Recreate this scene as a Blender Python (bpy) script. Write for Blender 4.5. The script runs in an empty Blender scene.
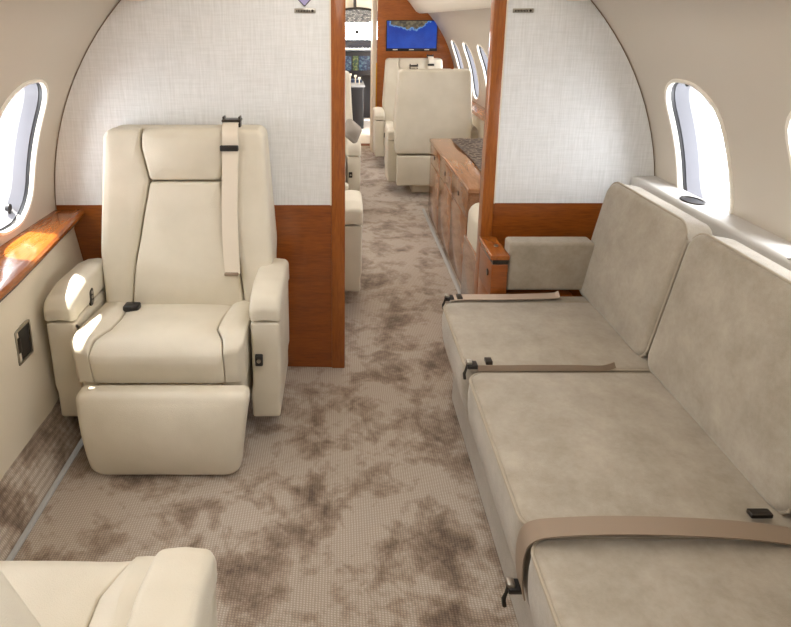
import bpy, bmesh, math, random
from mathutils import Vector, Matrix
random.seed(4)
S = bpy.context.scene
COL = S.collection
PI = math.pi

# ------------------------------------------------------------------ materials
def new_mat(name):
    m = bpy.data.materials.new(name); m.use_nodes = True
    nt = m.node_tree
    return m, nt, nt.nodes['Principled BSDF']

def srgb(r, g, b):
    f = lambda c: (c/255/12.92) if c/255 <= .04045 else ((c/255+.055)/1.055)**2.4
    return (f(r), f(g), f(b), 1)

def nd(nt, t, **kw):
    n = nt.nodes.new(t)
    for k, v in kw.items():
        if k in n.inputs: n.inputs[k].default_value = v
        else: setattr(n, k, v)
    return n

def coords(nt, scale=(1, 1, 1), rot=(0, 0, 0)):
    tc = nt.nodes.new('ShaderNodeNewGeometry')
    mp = nt.nodes.new('ShaderNodeMapping')
    mp.inputs['Scale'].default_value = scale
    mp.inputs['Rotation'].default_value = rot
    nt.links.new(tc.outputs['Position'], mp.inputs['Vector'])
    return mp.outputs['Vector']

def ramp(nt, fac, stops):
    r = nt.nodes.new('ShaderNodeValToRGB')
    e = r.color_ramp.elements
    while len(e) < len(stops): e.new(.5)
    for el, (p, c) in zip(e, stops): el.position = p; el.color = c
    nt.links.new(fac, r.inputs['Fac'])
    return r.outputs['Color']

def bump(nt, p, h, strength, dist):
    b = nd(nt, 'ShaderNodeBump', Strength=strength, Distance=dist)
    nt.links.new(h, b.inputs['Height']); nt.links.new(b.outputs['Normal'], p.inputs['Normal'])

def noise(nt, vec, scale, detail=3, rough=.5):
    n = nd(nt, 'ShaderNodeTexNoise', Scale=scale, Detail=detail, Roughness=rough)
    nt.links.new(vec, n.inputs['Vector'])
    return n.outputs['Fac']

def mixc(nt, fac, a, b, mode='MIX'):
    m = nt.nodes.new('ShaderNodeMix'); m.data_type = 'RGBA'; m.blend_type = mode
    if isinstance(fac, float): m.inputs[0].default_value = fac
    else: nt.links.new(fac, m.inputs[0])
    for s, i in ((a, 6), (b, 7)):
        if isinstance(s, tuple): m.inputs[i].default_value = s
        else: nt.links.new(s, m.inputs[i])
    return m.outputs[2]

def plain(name, col, rough=.5, metal=0, coat=0, emit=None, es=0):
    m, nt, p = new_mat(name)
    p.inputs['Base Color'].default_value = col
    p.inputs['Roughness'].default_value = rough
    p.inputs['Metallic'].default_value = metal
    p.inputs['Coat Weight'].default_value = coat
    if emit:
        p.inputs['Emission Color'].default_value = emit; p.inputs['Emission Strength'].default_value = es
    return m

def leather_mat(name, a, b):
    m, nt, p = new_mat(name)
    tc = nt.nodes.new('ShaderNodeTexCoord'); v = tc.outputs['Object']
    n = noise(nt, v, 7, 3)
    nt.links.new(ramp(nt, n, [(.3, a), (.7, b)]), p.inputs['Base Color'])
    p.inputs['Roughness'].default_value = .46
    p.inputs['Specular IOR Level'].default_value = .45
    vo = nd(nt, 'ShaderNodeTexVoronoi', Scale=420); nt.links.new(v, vo.inputs['Vector'])
    wr = noise(nt, v, 22, 3)
    mx = nd(nt, 'ShaderNodeMath', operation='MULTIPLY_ADD'); mx.inputs[1].default_value = 2.6
    nt.links.new(wr, mx.inputs[0]); nt.links.new(vo.outputs['Distance'], mx.inputs[2])
    bump(nt, p, mx.outputs[0], .13, .004)
    return m

def wood_mat(name, stretch, rough=.28, cols=(srgb(122, 62, 16), srgb(146, 80, 24), srgb(166, 98, 38))):
    m, nt, p = new_mat(name)
    v = coords(nt, stretch)
    n1 = noise(nt, v, 16, 6, .62)
    v2 = coords(nt, tuple(s*.6 for s in stretch))
    n2 = noise(nt, v2, 5, 2)
    c1 = ramp(nt, n1, [(.3, cols[0]), (.5, cols[1]), (.72, cols[2])])
    c = mixc(nt, .3, c1, ramp(nt, n2, [(.35, cols[0]), (.65, cols[2])]))
    nt.links.new(c, p.inputs['Base Color'])
    p.inputs['Roughness'].default_value = rough
    p.inputs['Coat Weight'].default_value = .4
    p.inputs['Coat Roughness'].default_value = .08
    return m

def suede_mat(name, a, b):
    m, nt, p = new_mat(name)
    tc = nt.nodes.new('ShaderNodeTexCoord'); v = tc.outputs['Object']
    n1 = noise(nt, v, 9, 6, .65); n2 = noise(nt, v, 70, 4, .7)
    c1 = ramp(nt, n1, [(.32, a), (.68, b)])
    c = mixc(nt, .28, c1, ramp(nt, n2, [(.3, a), (.7, b)]))
    nt.links.new(c, p.inputs['Base Color'])
    p.inputs['Roughness'].default_value = .9
    p.inputs['Sheen Weight'].default_value = .35
    p.inputs['Sheen Roughness'].default_value = .5
    p.inputs['Specular IOR Level'].default_value = .2
    bump(nt, p, noise(nt, v, 600, 2), .25, .003)
    return m

def carpet_mat(name, tilt=0):
    m, nt, p = new_mat(name)
    v = coords(nt, rot=(0, tilt, 0))
    n1 = nd(nt, 'ShaderNodeTexNoise', Scale=5.6, Detail=5, Roughness=.6, Distortion=.45); nt.links.new(v, n1.inputs['Vector']); n1 = n1.outputs['Fac']
    n2 = nd(nt, 'ShaderNodeTexNoise', Scale=18, Detail=5, Roughness=.7, Distortion=.4); nt.links.new(v, n2.inputs['Vector']); n2 = n2.outputs['Fac']
    n3 = noise(nt, v, 1.7, 2)
    ad = nd(nt, 'ShaderNodeMath', operation='MULTIPLY_ADD'); ad.inputs[1].default_value = .55
    nt.links.new(n2, ad.inputs[0]); nt.links.new(n1, ad.inputs[2])
    ad2 = nd(nt, 'ShaderNodeMath', operation='MULTIPLY_ADD'); ad2.inputs[1].default_value = .35
    nt.links.new(n3, ad2.inputs[0]); nt.links.new(ad.outputs[0], ad2.inputs[2])
    c = ramp(nt, ad2.outputs[0], [(.72, srgb(114, 97, 83)), (.84, srgb(152, 134, 118)), (.94, srgb(179, 163, 147)), (1.0, srgb(194, 181, 167))])
    # woven ribs
    w1 = nd(nt, 'ShaderNodeTexWave', Scale=52.0, Distortion=1.6, bands_direction='Y'); w1.inputs['Detail'].default_value = 2
    w1.inputs['Detail Scale'].default_value = 6
    nt.links.new(coords(nt, (1, 1, 1), (0, 0, .12)), w1.inputs['Vector'])
    w2 = nd(nt, 'ShaderNodeTexWave', Scale=40.0, Distortion=1.2, bands_direction='X')
    nt.links.new(v, w2.inputs['Vector'])
    mu = nd(nt, 'ShaderNodeMath', operation='MULTIPLY'); nt.links.new(w1.outputs['Fac'], mu.inputs[0]); nt.links.new(w2.outputs['Fac'], mu.inputs[1])
    c2 = mixc(nt, 1.0, c, ramp(nt, mu.outputs[0], [(0, (.66, .65, .64, 1)), (.6, (1, 1, 1, 1))]), 'MULTIPLY')
    nt.links.new(c2, p.inputs['Base Color'])
    p.inputs['Roughness'].default_value = .95
    p.inputs['Sheen Weight'].default_value = .3
    p.inputs['Specular IOR Level'].default_value = .15
    bump(nt, p, mu.outputs[0], .3, .004)
    return m

def linen_mat(name, a, b):
    m, nt, p = new_mat(name)
    n1 = noise(nt, coords(nt, (160, 160, 9)), 1, 3, .6)
    n2 = noise(nt, coords(nt, (14, 14, 200)), 1, 2, .5)
    ad = nd(nt, 'ShaderNodeMath', operation='MULTIPLY_ADD'); ad.inputs[1].default_value = .5; nt.links.new(n2, ad.inputs[0]); nt.links.new(n1, ad.inputs[2])
    ad2 = nd(nt, 'ShaderNodeMath', operation='MULTIPLY'); ad2.inputs[1].default_value = .667; nt.links.new(ad.outputs[0], ad2.inputs[0])
    nt.links.new(ramp(nt, ad2.outputs[0], [(.3, a), (.68, b)]), p.inputs['Base Color'])
    p.inputs['Roughness'].default_value = .8
    bump(nt, p, ad2.outputs[0], .12, .003)
    return m

def glass_mat(name):
    m = bpy.data.materials.new(name); m.use_nodes = True; nt = m.node_tree; nt.nodes.clear()
    o = nt.nodes.new('ShaderNodeOutputMaterial'); mix = nt.nodes.new('ShaderNodeMixShader')
    t = nt.nodes.new('ShaderNodeBsdfTransparent'); g = nd(nt, 'ShaderNodeBsdfGlossy', Roughness=.02)
    mix.inputs[0].default_value = .06
    nt.links.new(t.outputs[0], mix.inputs[1]); nt.links.new(g.outputs[0], mix.inputs[2]); nt.links.new(mix.outputs[0], o.inputs[0])
    return m

M = {}
M['leather'] = leather_mat('cream_leather', srgb(204, 196, 178), srgb(214, 206, 189))
M['suede'] = suede_mat('taupe_mohair', srgb(140, 130, 114), srgb(170, 160, 145))
M['piping'] = plain('piping', srgb(160, 149, 132), .8)
M['wood_x'] = wood_mat('cherry_wood_across', (1, 4, 9), .28, (srgb(112, 54, 14), srgb(136, 70, 20), srgb(154, 86, 30)))
M['wood_z'] = wood_mat('cherry_wood_upright', (9, 9, 1))
M['wood_y'] = wood_mat('cherry_wood_lengthwise', (9, 1, 9), .2)
M['wood_reflect'] = wood_mat('cherry_wood_sky_reflection', (9, 1, 9), .16, (srgb(122, 78, 48), srgb(144, 98, 64), srgb(164, 118, 82)))  # paler, less saturated cherry: reflection of the window sky put into the colour
M['wood_far_lit'] = wood_mat('cherry_wood_lit_bulkhead', (1, 4, 9), .28, (srgb(140, 72, 20), srgb(164, 90, 28), srgb(184, 108, 42)))  # same cherry, lightened in colour for the light on the far bulkhead
M['carpet_kick'] = carpet_mat('mottled_carpet_on_kick', math.radians(57))
M['carpet'] = carpet_mat('mottled_carpet')
M['linen'] = linen_mat('pale_linen', srgb(211, 212, 211), srgb(232, 233, 234))
M['liner'] = plain('beige_liner', srgb(196, 187, 173), .55)
M['dado'] = plain('cream_sidewall', srgb(222, 211, 190), .5)
M['bezel'] = plain('window_bezel', srgb(236, 230, 218), .4)
M['reveal'] = plain('window_reveal', srgb(172, 172, 174), .4)
M['dark'] = plain('black_plastic', srgb(26, 24, 24), .4)
M['gap'] = plain('shade_and_joint_brown', srgb(62, 44, 32), .7)
M['seam'] = plain('seam_brown', srgb(120, 96, 72), .7)  # brown of the joint round the partition arch
M['gasket'] = plain('grey_window_gasket', srgb(120, 120, 126), .5)
M['chrome'] = plain('brushed_steel', srgb(180, 176, 168), .28, 1)
M['gunmetal'] = plain('dark_gunmetal', srgb(70, 66, 62), .3, .9)
M['brass'] = plain('brass', srgb(214, 160, 50), .3, 1)
M['strap'] = plain('taupe_webbing', srgb(138, 120, 102), .75)
M['strap_pale'] = plain('cream_webbing', srgb(218, 207, 190), .7)
M['strap_mid'] = plain('beige_webbing', srgb(184, 166, 150), .75)
M['glass'] = glass_mat('window_glass')
M['ivory'] = plain('ivory_plastic', srgb(226, 216, 196), .45)
M['greyledge'] = plain('pale_grey_ledge', srgb(206, 203, 199), .6)
M['pillow'] = plain('grey_pillow_cloth', srgb(150, 142, 132), .9)
M['strip'] = plain('floor_light_lens', srgb(150, 147, 142), .3, 0, 0, srgb(225, 225, 220), .10)
M['ceil'] = plain('ceiling_liner', srgb(232, 224, 208), .6)

# ------------------------------------------------------------------ mesh helpers
def link(name, bm, mat, parent=None, smooth=True, loc=None, mats=None):
    bmesh.ops.recalc_face_normals(bm, faces=bm.faces[:])
    me = bpy.data.meshes.new(name); bm.to_mesh(me); bm.free()
    for mm in (mats or [mat]): me.materials.append(mm)
    if smooth:
        for f in me.polygons: f.use_smooth = True
        me.set_sharp_from_angle(angle=math.radians(38))
    o = bpy.data.objects.new(name, me); COL.objects.link(o)
    if parent: o.parent = parent
    if loc: o.location = loc
    return o

def empty(name, loc=(0, 0, 0), rz=0):
    o = bpy.data.objects.new(name, None); COL.objects.link(o)
    o.location = loc; o.rotation_euler = (0, 0, rz); o.empty_display_size = .1
    return o

def tag(o, label, cat, group=None):
    o['label'] = label; o['category'] = cat
    if group: o['group'] = group
    return o

def struct(o):
    o['kind'] = 'structure'; return o

def box(bm, x0, x1, y0, y1, z0, z1, bev=0, seg=3):
    b2 = bmesh.new()
    bmesh.ops.create_cube(b2, size=1)
    for v in b2.verts:
        v.co = Vector(((x0+x1)/2+v.co.x*(x1-x0), (y0+y1)/2+v.co.y*(y1-y0), (z0+z1)/2+v.co.z*(z1-z0)))
    if bev: bmesh.ops.bevel(b2, geom=b2.edges[:], offset=bev, segments=seg, profile=.5, affect='EDGES')
    me = bpy.data.meshes.new('t'); b2.to_mesh(me); b2.free(); bm.from_mesh(me); bpy.data.meshes.remove(me)
    return bm

def bx(*a, **k): return box(bmesh.new(), *a, **k)

def prism(bm, poly, f0, f1):
    """poly list of 2D; f0/f1 map (u,v) to 3D for the two caps"""
    a = [bm.verts.new(f0(u, v)) for u, v in poly]; b = [bm.verts.new(f1(u, v)) for u, v in poly]
    n = len(poly)
    for i in range(n): bm.faces.new((a[i], a[(i+1) % n], b[(i+1) % n], b[i]))
    bm.faces.new(a[::-1]); bm.faces.new(b)
    return bm

def tube(bm, pts, r, n=8, closed=False):
    pts = [Vector(p) for p in pts]; rings = []
    m = len(pts)
    for i, p in enumerate(pts):
        a = pts[(i-1) % m] if (closed or i > 0) else p
        b = pts[(i+1) % m] if (closed or i < m-1) else p
        t = (b-a).normalized()
        up = Vector((0, 0, 1)) if abs(t.z) < .9 else Vector((1, 0, 0))
        s = t.cross(up).normalized(); w = s.cross(t)
        rings.append([bm.verts.new(p+s*(r*math.cos(2*PI*k/n))+w*(r*math.sin(2*PI*k/n))) for k in range(n)])
    for i in range(m if closed else m-1):
        A, B = rings[i], rings[(i+1) % m]
        for k in range(n): bm.faces.new((A[k], A[(k+1) % n], B[(k+1) % n], B[k]))
    if not closed: bm.faces.new(rings[0][::-1]); bm.faces.new(rings[-1])
    return bm

def strap(bm, pts, wdirs, width, th):
    """flat webbing along pts; wdirs one vector or a list"""
    pts = [Vector(p) for p in pts]; rings = []
    for i, p in enumerate(pts):
        a = pts[max(i-1, 0)]; b = pts[min(i+1, len(pts)-1)]
        t = (b-a).normalized()
        w = Vector(wdirs[i] if isinstance(wdirs, list) else wdirs); w = (w-t*w.dot(t)).normalized()
        n = t.cross(w).normalized()
        h = width/2
        rings.append([bm.verts.new(p+w*x+n*y) for x, y in ((-h, -th/2), (h, -th/2), (h, th/2), (-h, th/2))])
    for A, B in zip(rings, rings[1:]):
        for k in range(4): bm.faces.new((A[k], A[(k+1) % 4], B[(k+1) % 4], B[k]))
    bm.faces.new(rings[0][::-1]); bm.faces.new(rings[-1])
    return bm

def smoothline(ps, n=6):
    """Catmull-Rom through ps"""
    ps = [Vector(p) for p in ps]; out = []
    for i in range(len(ps)-1):
        p0 = ps[max(i-1, 0)]; p1 = ps[i]; p2 = ps[i+1]; p3 = ps[min(i+2, len(ps)-1)]
        for k in range(n):
            t = k/n
            out.append(.5*((2*p1)+(p2-p0)*t+(2*p0-5*p1+4*p2-p3)*t*t+(3*p1-p0-3*p2+p3)*t**3))
    out.append(ps[-1])
    return out

def round_poly(pts, rad, step=.025, seg=6):
    """round the corners of a CCW polygon; rad number or list; resample straights"""
    n = len(pts); P = [Vector((p[0], p[1])) for p in pts]
    rads = rad if isinstance(rad, (list, tuple)) else [rad]*n
    out = []
    for i in range(n):
        p = P[i]; a = P[i-1]; b = P[(i+1) % n]
        da = (a-p); db = (b-p); la, lb = da.length, db.length; da.normalize(); db.normalize()
        r = rads[i]
        ang = math.acos(max(-1, min(1, da.dot(db))))
        if r <= 0 or ang > PI-.05: out.append(p); continue
        d = min(r/math.tan(ang/2), la*.48, lb*.48); r2 = d*math.tan(ang/2)
        c = p+(da+db).normalized()*(r2/math.sin(ang/2))
        s = p+da*d-c; e = p+db*d-c
        a0 = math.atan2(s.y, s.x); a1 = math.atan2(e.y, e.x); dd = (a1-a0+PI) % (2*PI)-PI
        for k in range(seg+1):
            t = a0+dd*k/seg; out.append(c+Vector((math.cos(t), math.sin(t)))*r2)
    res = []
    m = len(out)
    for i in range(m):
        a, b = out[i], out[(i+1) % m]; L = (b-a).length
        if L < 1e-5: continue
        k = max(1, math.ceil(L/step))
        for j in range(k): res.append(a.lerp(b, j/k))
    return res

def inset(pts, d):
    n = len(pts); out = []
    for i in range(n):
        t = (pts[(i+1) % n]-pts[i-1]).normalized()
        out.append(pts[i]+Vector((-t.y, t.x))*d)
    return out

def cushion(pts, T, r, bulge, f, both=False, rings=7, bulge_back=0, seg=5):
    """padded solid: CCW outline pts (u,v), thickness T along t; f(u,v,t) -> 3D"""
    bm = bmesh.new(); n = len(pts)
    c = sum(pts, Vector((0, 0)))/n
    L = []                                  # (loop of 2D, t)
    if both:
        for k in range(seg, 0, -1):
            a = PI/2*k/seg; L.append((inset(pts, r*(1-math.cos(a))), r*(1-math.sin(a))))
        L.append((pts, r))
    else:
        L.append((pts, 0.0))
    m = max(1, math.ceil((T-r-L[-1][1])/.04))
    t0 = L[-1][1]
    for k in range(1, m+1): L.append((pts, t0+(T-r-t0)*k/m))
    for k in range(1, seg+1):
        a = PI/2*k/seg; L.append((inset(pts, r*(1-math.cos(a))), T-r+r*math.sin(a)))
    vs = [[bm.verts.new(f(p.x, p.y, t)) for p in loop] for loop, t in L]
    for A, B in zip(vs, vs[1:]):
        for i in range(n): bm.faces.new((A[i], A[(i+1) % n], B[(i+1) % n], B[i]))
    def cap(loop, t, bl, ring, sgn):
        prev = ring
        hu = max(abs(p.x-c.x) for p in loop); hv = max(abs(p.y-c.y) for p in loop)
        for k in range(1, rings):
            s = 1-k/rings
            cur = []
            for p in loop:
                q = c.lerp(p, s)
                h = bl*(1-min(1, abs(q.x-c.x)/hu)**2.4)*(1-min(1, abs(q.y-c.y)/hv)**2.4)*(1-s**10)
                cur.append(bm.verts.new(f(q.x, q.y, t+sgn*h)))
            for i in range(n): bm.faces.new((prev[i], prev[(i+1) % n], cur[(i+1) % n], cur[i]))
            prev = cur
        cv = bm.verts.new(f(c.x, c.y, t+sgn*bl))
        for i in range(n): bm.faces.new((prev[i], prev[(i+1) % n], cv))
    cap(L[-1][0], L[-1][1], bulge, vs[-1], 1)
    cap(L[0][0], L[0][1], bulge_back, vs[0], -1)
    return bm

def copy_tree(o, parent=None):
    c = o.copy(); COL.objects.link(c); c.parent = parent
    for ch in list(o.children): copy_tree(ch, c)
    return c

def cyl(bm, c, axis, r, h, n=20):
    a = Vector(axis).normalized(); up = Vector((0, 0, 1)) if abs(a.z) < .9 else Vector((1, 0, 0))
    s = a.cross(up).normalized(); w = s.cross(a); c = Vector(c)
    A = [bm.verts.new(c+s*r*math.cos(2*PI*k/n)+w*r*math.sin(2*PI*k/n)) for k in range(n)]
    B = [bm.verts.new(v.co+a*h) for v in A]
    for k in range(n): bm.faces.new((A[k], A[(k+1) % n], B[(k+1) % n], B[k]))
    bm.faces.new(A[::-1]); bm.faces.new(B)
    return bm

# ------------------------------------------------------------------ fuselage
CX, CZ, R = .057, .68, 1.175
PITCH, W0 = .58, 1.93
KS = list(range(-5, 8))
Y0, Y1 = W0+KS[0]*PITCH-PITCH/2, W0+KS[-1]*PITCH+PITCH/2     # -1.26 .. 6.28
YB = 6.42
def fus(side, y, a, d=0):
    return Vector((CX+side*(R+d)*math.cos(a), y, CZ+(R+d)*math.sin(a)))
A_LO, A_W0, A_W1, A_HI = math.radians(-35.3), math.radians(-3), math.radians(34), math.radians(46)
AC = math.radians(15.2); HW, HH = .155, .265/R                 # half width (m), half height (rad)

def win_loop(hw, hh, rad, n=48):
    """rounded window outline, (dy, ds) metres, n points starting bottom centre"""
    base = round_poly([(-hw, -hh), (hw, -hh), (hw, hh), (-hw, hh)], rad, .01, 8)
    # resample by angle so loops correspond
    out = []
    for k in range(n):
        th = 2*PI*k/n
        d = Vector((math.cos(th)*.6, math.sin(th)))
        best = None
        m = len(base)
        for i in range(m):
            a, b = base[i], base[(i+1) % m]
            e = b-a; den = d.x*e.y-d.y*e.x
            if abs(den) < 1e-12: continue
            t = (a.x*e.y-a.y*e.x)/den; s = (a.x*d.y-a.y*d.x)/den
            if t > 0 and -1e-6 <= s <= 1+1e-6: best = t if best is None else max(best, t)
        out.append(d*best)
    return out

NW = 48
LOOP = win_loop(HW, HH*R, .135, NW)
def side_wall(side):
    bm = bmesh.new()
    def grid(y0, y1, a0, a1, ny, na):
        g = [[bm.verts.new(fus(side, y0+(y1-y0)*i/ny, a0+(a1-a0)*j/na)) for j in range(na+1)] for i in range(ny+1)]
        for i in range(ny):
            for j in range(na): bm.faces.new((g[i][j], g[i+1][j], g[i+1][j+1], g[i][j+1]))
    if side > 0: grid(Y0-.6, YB+.1, A_LO, A_W0, 1, 8)
    else:
        grid(Y0-.6, 2.27, math.radians(-14), A_W0, 1, 4); grid(2.27, YB+.1, A_LO, A_W0, 1, 8)
    grid(Y0-.6, YB+.1, A_W1, A_HI, 1, 4)
    grid(Y0-.6, Y0, A_W0, A_W1, 1, 12); grid(Y1, YB+.1, A_W0, A_W1, 1, 12)
    for k in KS:
        yc = W0+k*PITCH
        # outer rectangle points in the same directions
        inn = LOOP; outp = []
        hy = PITCH/2
        for p in inn:
            th = math.atan2(p.y, p.x); d = Vector((math.cos(th), math.sin(th)))
            up = (A_W1-AC)*R if d.y > 0 else (AC-A_W0)*R
            t = min(hy/abs(d.x) if abs(d.x) > 1e-9 else 9, up/abs(d.y) if abs(d.y) > 1e-9 else 9)
            outp.append(d*t)
        # snap nearest to the corners
        for cx_, cy_ in ((hy, (A_W1-AC)*R), (-hy, (A_W1-AC)*R), (hy, -(AC-A_W0)*R), (-hy, -(AC-A_W0)*R)):
            i = min(range(NW), key=lambda q: (outp[q]-Vector((cx_, cy_))).length); outp[i] = Vector((cx_, cy_))
        prev = None
        for j in range(6):
            s = j/5
            ring = [bm.verts.new(fus(side, yc+a.lerp(b, s).x, AC+a.lerp(b, s).y/R)) for a, b in zip(inn, outp)]
            if prev:
                for i in range(NW): bm.faces.new((prev[i], prev[(i+1) % NW], ring[(i+1) % NW], ring[i]))
            prev = ring
    bmesh.ops.remove_doubles(bm, verts=bm.verts[:], dist=.0005)
    o = link('wall_left' if side < 0 else 'wall_right', bm, M['liner'])
    return struct(o)
side_wall(-1); side_wall(1)

def ring_strip(bm, side, yc, loops, mi=None):
    """loops: list of (hw, hh, rad, depth) going outwards"""
    prev = None
    for n, (hw, hh, rad, d) in enumerate(loops):
        L = win_loop(hw, hh, rad, NW)
        ring = [bm.verts.new(fus(side, yc+p.x, AC+p.y/R, d)) for p in L]
        if prev:
            for i in range(NW):
                fc = bm.faces.new((prev[i], prev[(i+1) % NW], ring[(i+1) % NW], ring[i]))
                fc.material_index = mi[n-1] if mi else 0
        prev = ring
    return prev

hh = HH*R
def window_meshes(side):
    bm = bmesh.new()                       # reveal with its bezel lip and dark groove
    ring_strip(bm, side, 0, [(HW+.004, hh+.004, .137, .002), (HW+.002, hh+.002, .135, -.007), (HW-.007, hh-.007, .13, -.007),
                             (HW-.010, hh-.010, .127, .008), (HW-.011, hh-.011, .127, .020), (HW-.014, hh-.014, .124, .020), (HW-.015, hh-.015, .122, .024),
                             (HW-.026, hh-.03, .115, .06), (HW-.032, hh-.042, .11, .085), (HW-.034, hh-.045, .105, .088), (HW-.036, hh-.048, .1, .112), (HW-.04, hh-.052, .1, .118)],
               [0, 0, 0, 2, 2, 3, 3, 1, 1, 1, 1])
    r = bm
    bm = bmesh.new()
    ring = ring_strip(bm, side, 0, [(HW-.034, hh-.046, .1, .117), (HW-.05, hh-.066, .09, .117)])
    prev = ring
    for s in (.75, .5, .25):
        L = win_loop((HW-.05)*s, (hh-.066)*s, .09*s, NW)
        cur = [bm.verts.new(fus(side, p.x, AC+p.y/R, .117)) for p in L]
        for i in range(NW): bm.faces.new((prev[i], prev[(i+1) % NW], cur[(i+1) % NW], cur[i]))
        prev = cur
    bm.faces.new(prev)
    return r, bm
wn = 0
for side in (-1, 1):
    r, g = window_meshes(side)
    fo = go = None
    for k in KS:
        wn += 1
        e = empty('window_%d' % wn, (0, W0+k*PITCH, 0)); struct(e)
        if fo is None:
            fo = link('reveal', r, None, e, mats=[M['bezel'], M['reveal'], M['dark'], M['gasket']]); go = link('pane', g, M['glass'], e)
        else:
            for q in (fo, go):
                c = q.copy(); COL.objects.link(c); c.parent = e
        if k in (-1, 0) or side > 0 and k == 0:
            # little black pull: left shade is near the sill, right ones at the head
            dz = (-hh+.055 if side < 0 else hh-.04)
            b2 = bmesh.new()
            p0 = fus(side, .0 if side < 0 else .03, AC+dz/R, .05); p0.y = .07 if side < 0 else .06
            inn = Vector((-side, 0, 0))
            b2 = cyl(b2, p0, inn, .013, .012, 14)
            tube(b2, [p0+inn*.006, p0+inn*.008+Vector((0, 0, .03 if side > 0 else -.025))], .004, 6)
            link('shade_pull', b2, M['dark'], e)

# ceiling, both overhead valances, floor
bm = bmesh.new(); N = 14
for i in range(N):
    a0, a1 = A_HI+(PI-2*A_HI)*i/N, A_HI+(PI-2*A_HI)*(i+1)/N
    q = [fus(1, y, a) for y, a in ((Y0-.6, a0), (YB+.1, a0), (YB+.1, a1), (Y0-.6, a1))]
    bm.faces.new([bm.verts.new(p) for p in q])
bmesh.ops.remove_doubles(bm, verts=bm.verts[:], dist=.0005)
struct(link('ceiling', bm, M['ceil']))
VAL = [(.90, 1.497), (.86, 1.487), (.82, 1.487), (.785, 1.505), (.755, 1.545), (.72, 1.59), (.69, 1.62), (.64, 1.66), (.60, 1.71), (.575, 1.75), (.60, 1.76), (.78, 1.62), (.90, 1.52)]
for i, sgn in enumerate((1, -1)):
    bm = bmesh.new()
    f = lambda y: (lambda u, v: Vector((CX+sgn*(u-CX), y, v)))
    for ya, yb in ((Y0-.5, 2.245), (2.31, YB-.005)):
        prism(bm, VAL, f(ya), f(yb))
    struct(link('trim_%d' % (i+1), bm, M['ceil']))

struct(link('floor', bx(-1.0, 1.12, Y0-.6, 6.9, -.03, 0), M['carpet'], smooth=False))

# left lower sidewall : carpeted kick, cream panel with magazine slot, wooden ledge
bm = bmesh.new()
prism(bm, [(-.90, .0), (-1.01, .165), (-1.05, .165), (-1.05, 0)], lambda u, v: Vector((u, Y0-.5, v)), lambda u, v: Vector((u, 2.248, v)))
struct(link('baseboard_left', bm, M['carpet_kick'], smooth=False))
bm = bmesh.new()
ys = [Y0-.5, .3, .9, 1.3, 1.476, 1.65, 1.85, 2.05, 2.248]
def low(y): return .05 if y < 1.3 else .05+(y-1.3)*.16
def lip(y): return -.93 - .0*max(0, 1.5-y) - max(0, min(1, (y-1.5)/.7))**1.2*.078
rows = []
for y in ys:
    prof = [(-.985, low(y)), (lip(y)-.045, .62), (lip(y)-.03, .668)]
    rows.append([bm.verts.new((x, y, z)) for x, z in prof]+[bm.verts.new((-1.1, y, .668)), bm.verts.new((-1.1, y, low(y)))])
for A, B in zip(rows, rows[1:]):
    n = len(A)
    for k in range(n): bm.faces.new((A[k], A[(k+1) % n], B[(k+1) % n], B[k]))
bm.faces.new(rows[0][::-1]); bm.faces.new(rows[-1])
struct(link('trim_3', bm, M['dado']))
# ledge top
bm = bmesh.new(); rows = []
for i in range(31):
    y = Y0-.5+(2.246-Y0+.5)*i/30
    x = lip(y)
    prof = [(x-.035, .668), (x-.004, .672), (x+.004, .679), (x+.004, .689), (x-.003, .697), (x-.02, .70), (x-.03, .699), (-1.124, .699), (-1.124, .668)]
    rows.append([bm.verts.new((a, y, z)) for a, z in prof])
for A, B in zip(rows, rows[1:]):
    n = len(A)
    for k in range(n): bm.faces.new((A[k], A[(k+1) % n], B[(k+1) % n], B[k]))
bm.faces.new(rows[0][::-1]); bm.faces.new(rows[-1])
lg = link('trim_4', bm, M['wood_y']); struct(lg)
bm = bmesh.new()
for y in ys[:]: pass
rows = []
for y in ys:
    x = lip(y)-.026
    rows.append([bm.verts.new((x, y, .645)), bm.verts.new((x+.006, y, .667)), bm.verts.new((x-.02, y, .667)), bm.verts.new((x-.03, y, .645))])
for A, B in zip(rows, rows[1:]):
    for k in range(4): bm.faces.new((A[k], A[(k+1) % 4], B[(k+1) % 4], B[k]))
link('shadow_strip', bm, M['gap'], lg)  # painted shade below the ledge lip, as a dark brown strip

t = empty('wall_slot', (-.99, 1.685, .445)); tag(t, 'narrow dark recessed slot with metal rim in the cream panel below the wooden ledge', 'wall slot')
bm = bmesh.new()
pl = round_poly([(-.045, -.058), (.045, -.058), (.045, .058), (-.045, .058)], .008, .03)
inn = inset(pl, .008)
a = [bm.verts.new((0, p.x, p.y)) for p in pl]; b = [bm.verts.new((.006, p.x, p.y)) for p in pl]; c = [bm.verts.new((.006, p.x, p.y)) for p in inn]; d = [bm.verts.new((.001, p.x, p.y)) for p in inn]
for P_, Q_ in ((a, b), (b, c), (c, d)):
    for i in range(len(P_)): bm.faces.new((P_[i], P_[(i+1) % len(P_)], Q_[(i+1) % len(P_)], Q_[i]))
link('frame', bm, M['chrome'], t)
link('recess', bx(-.002, .002, -.038, .038, -.05, .05), M['dark'], t)
link('catch', bx(.002, .007, -.036, -.02, -.02, .03, bev=.002), M['gunmetal'], t)

# floor path lights
t = link('floor_light_strip', bx(-.901, -.884, .2, 2.2, .002, .012, bev=.004), M['strip'])
tag(t, 'pale floor path light strip along the carpet edge left of the cream armchair', 'floor light', None)
t = link('floor_light_strip', bx(.632, .652, 2.34, 4.42, .002, .012, bev=.004), M['strip'])
tag(t, 'pale floor path light strip along the foot of the wooden credenza', 'floor light', None)

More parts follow.
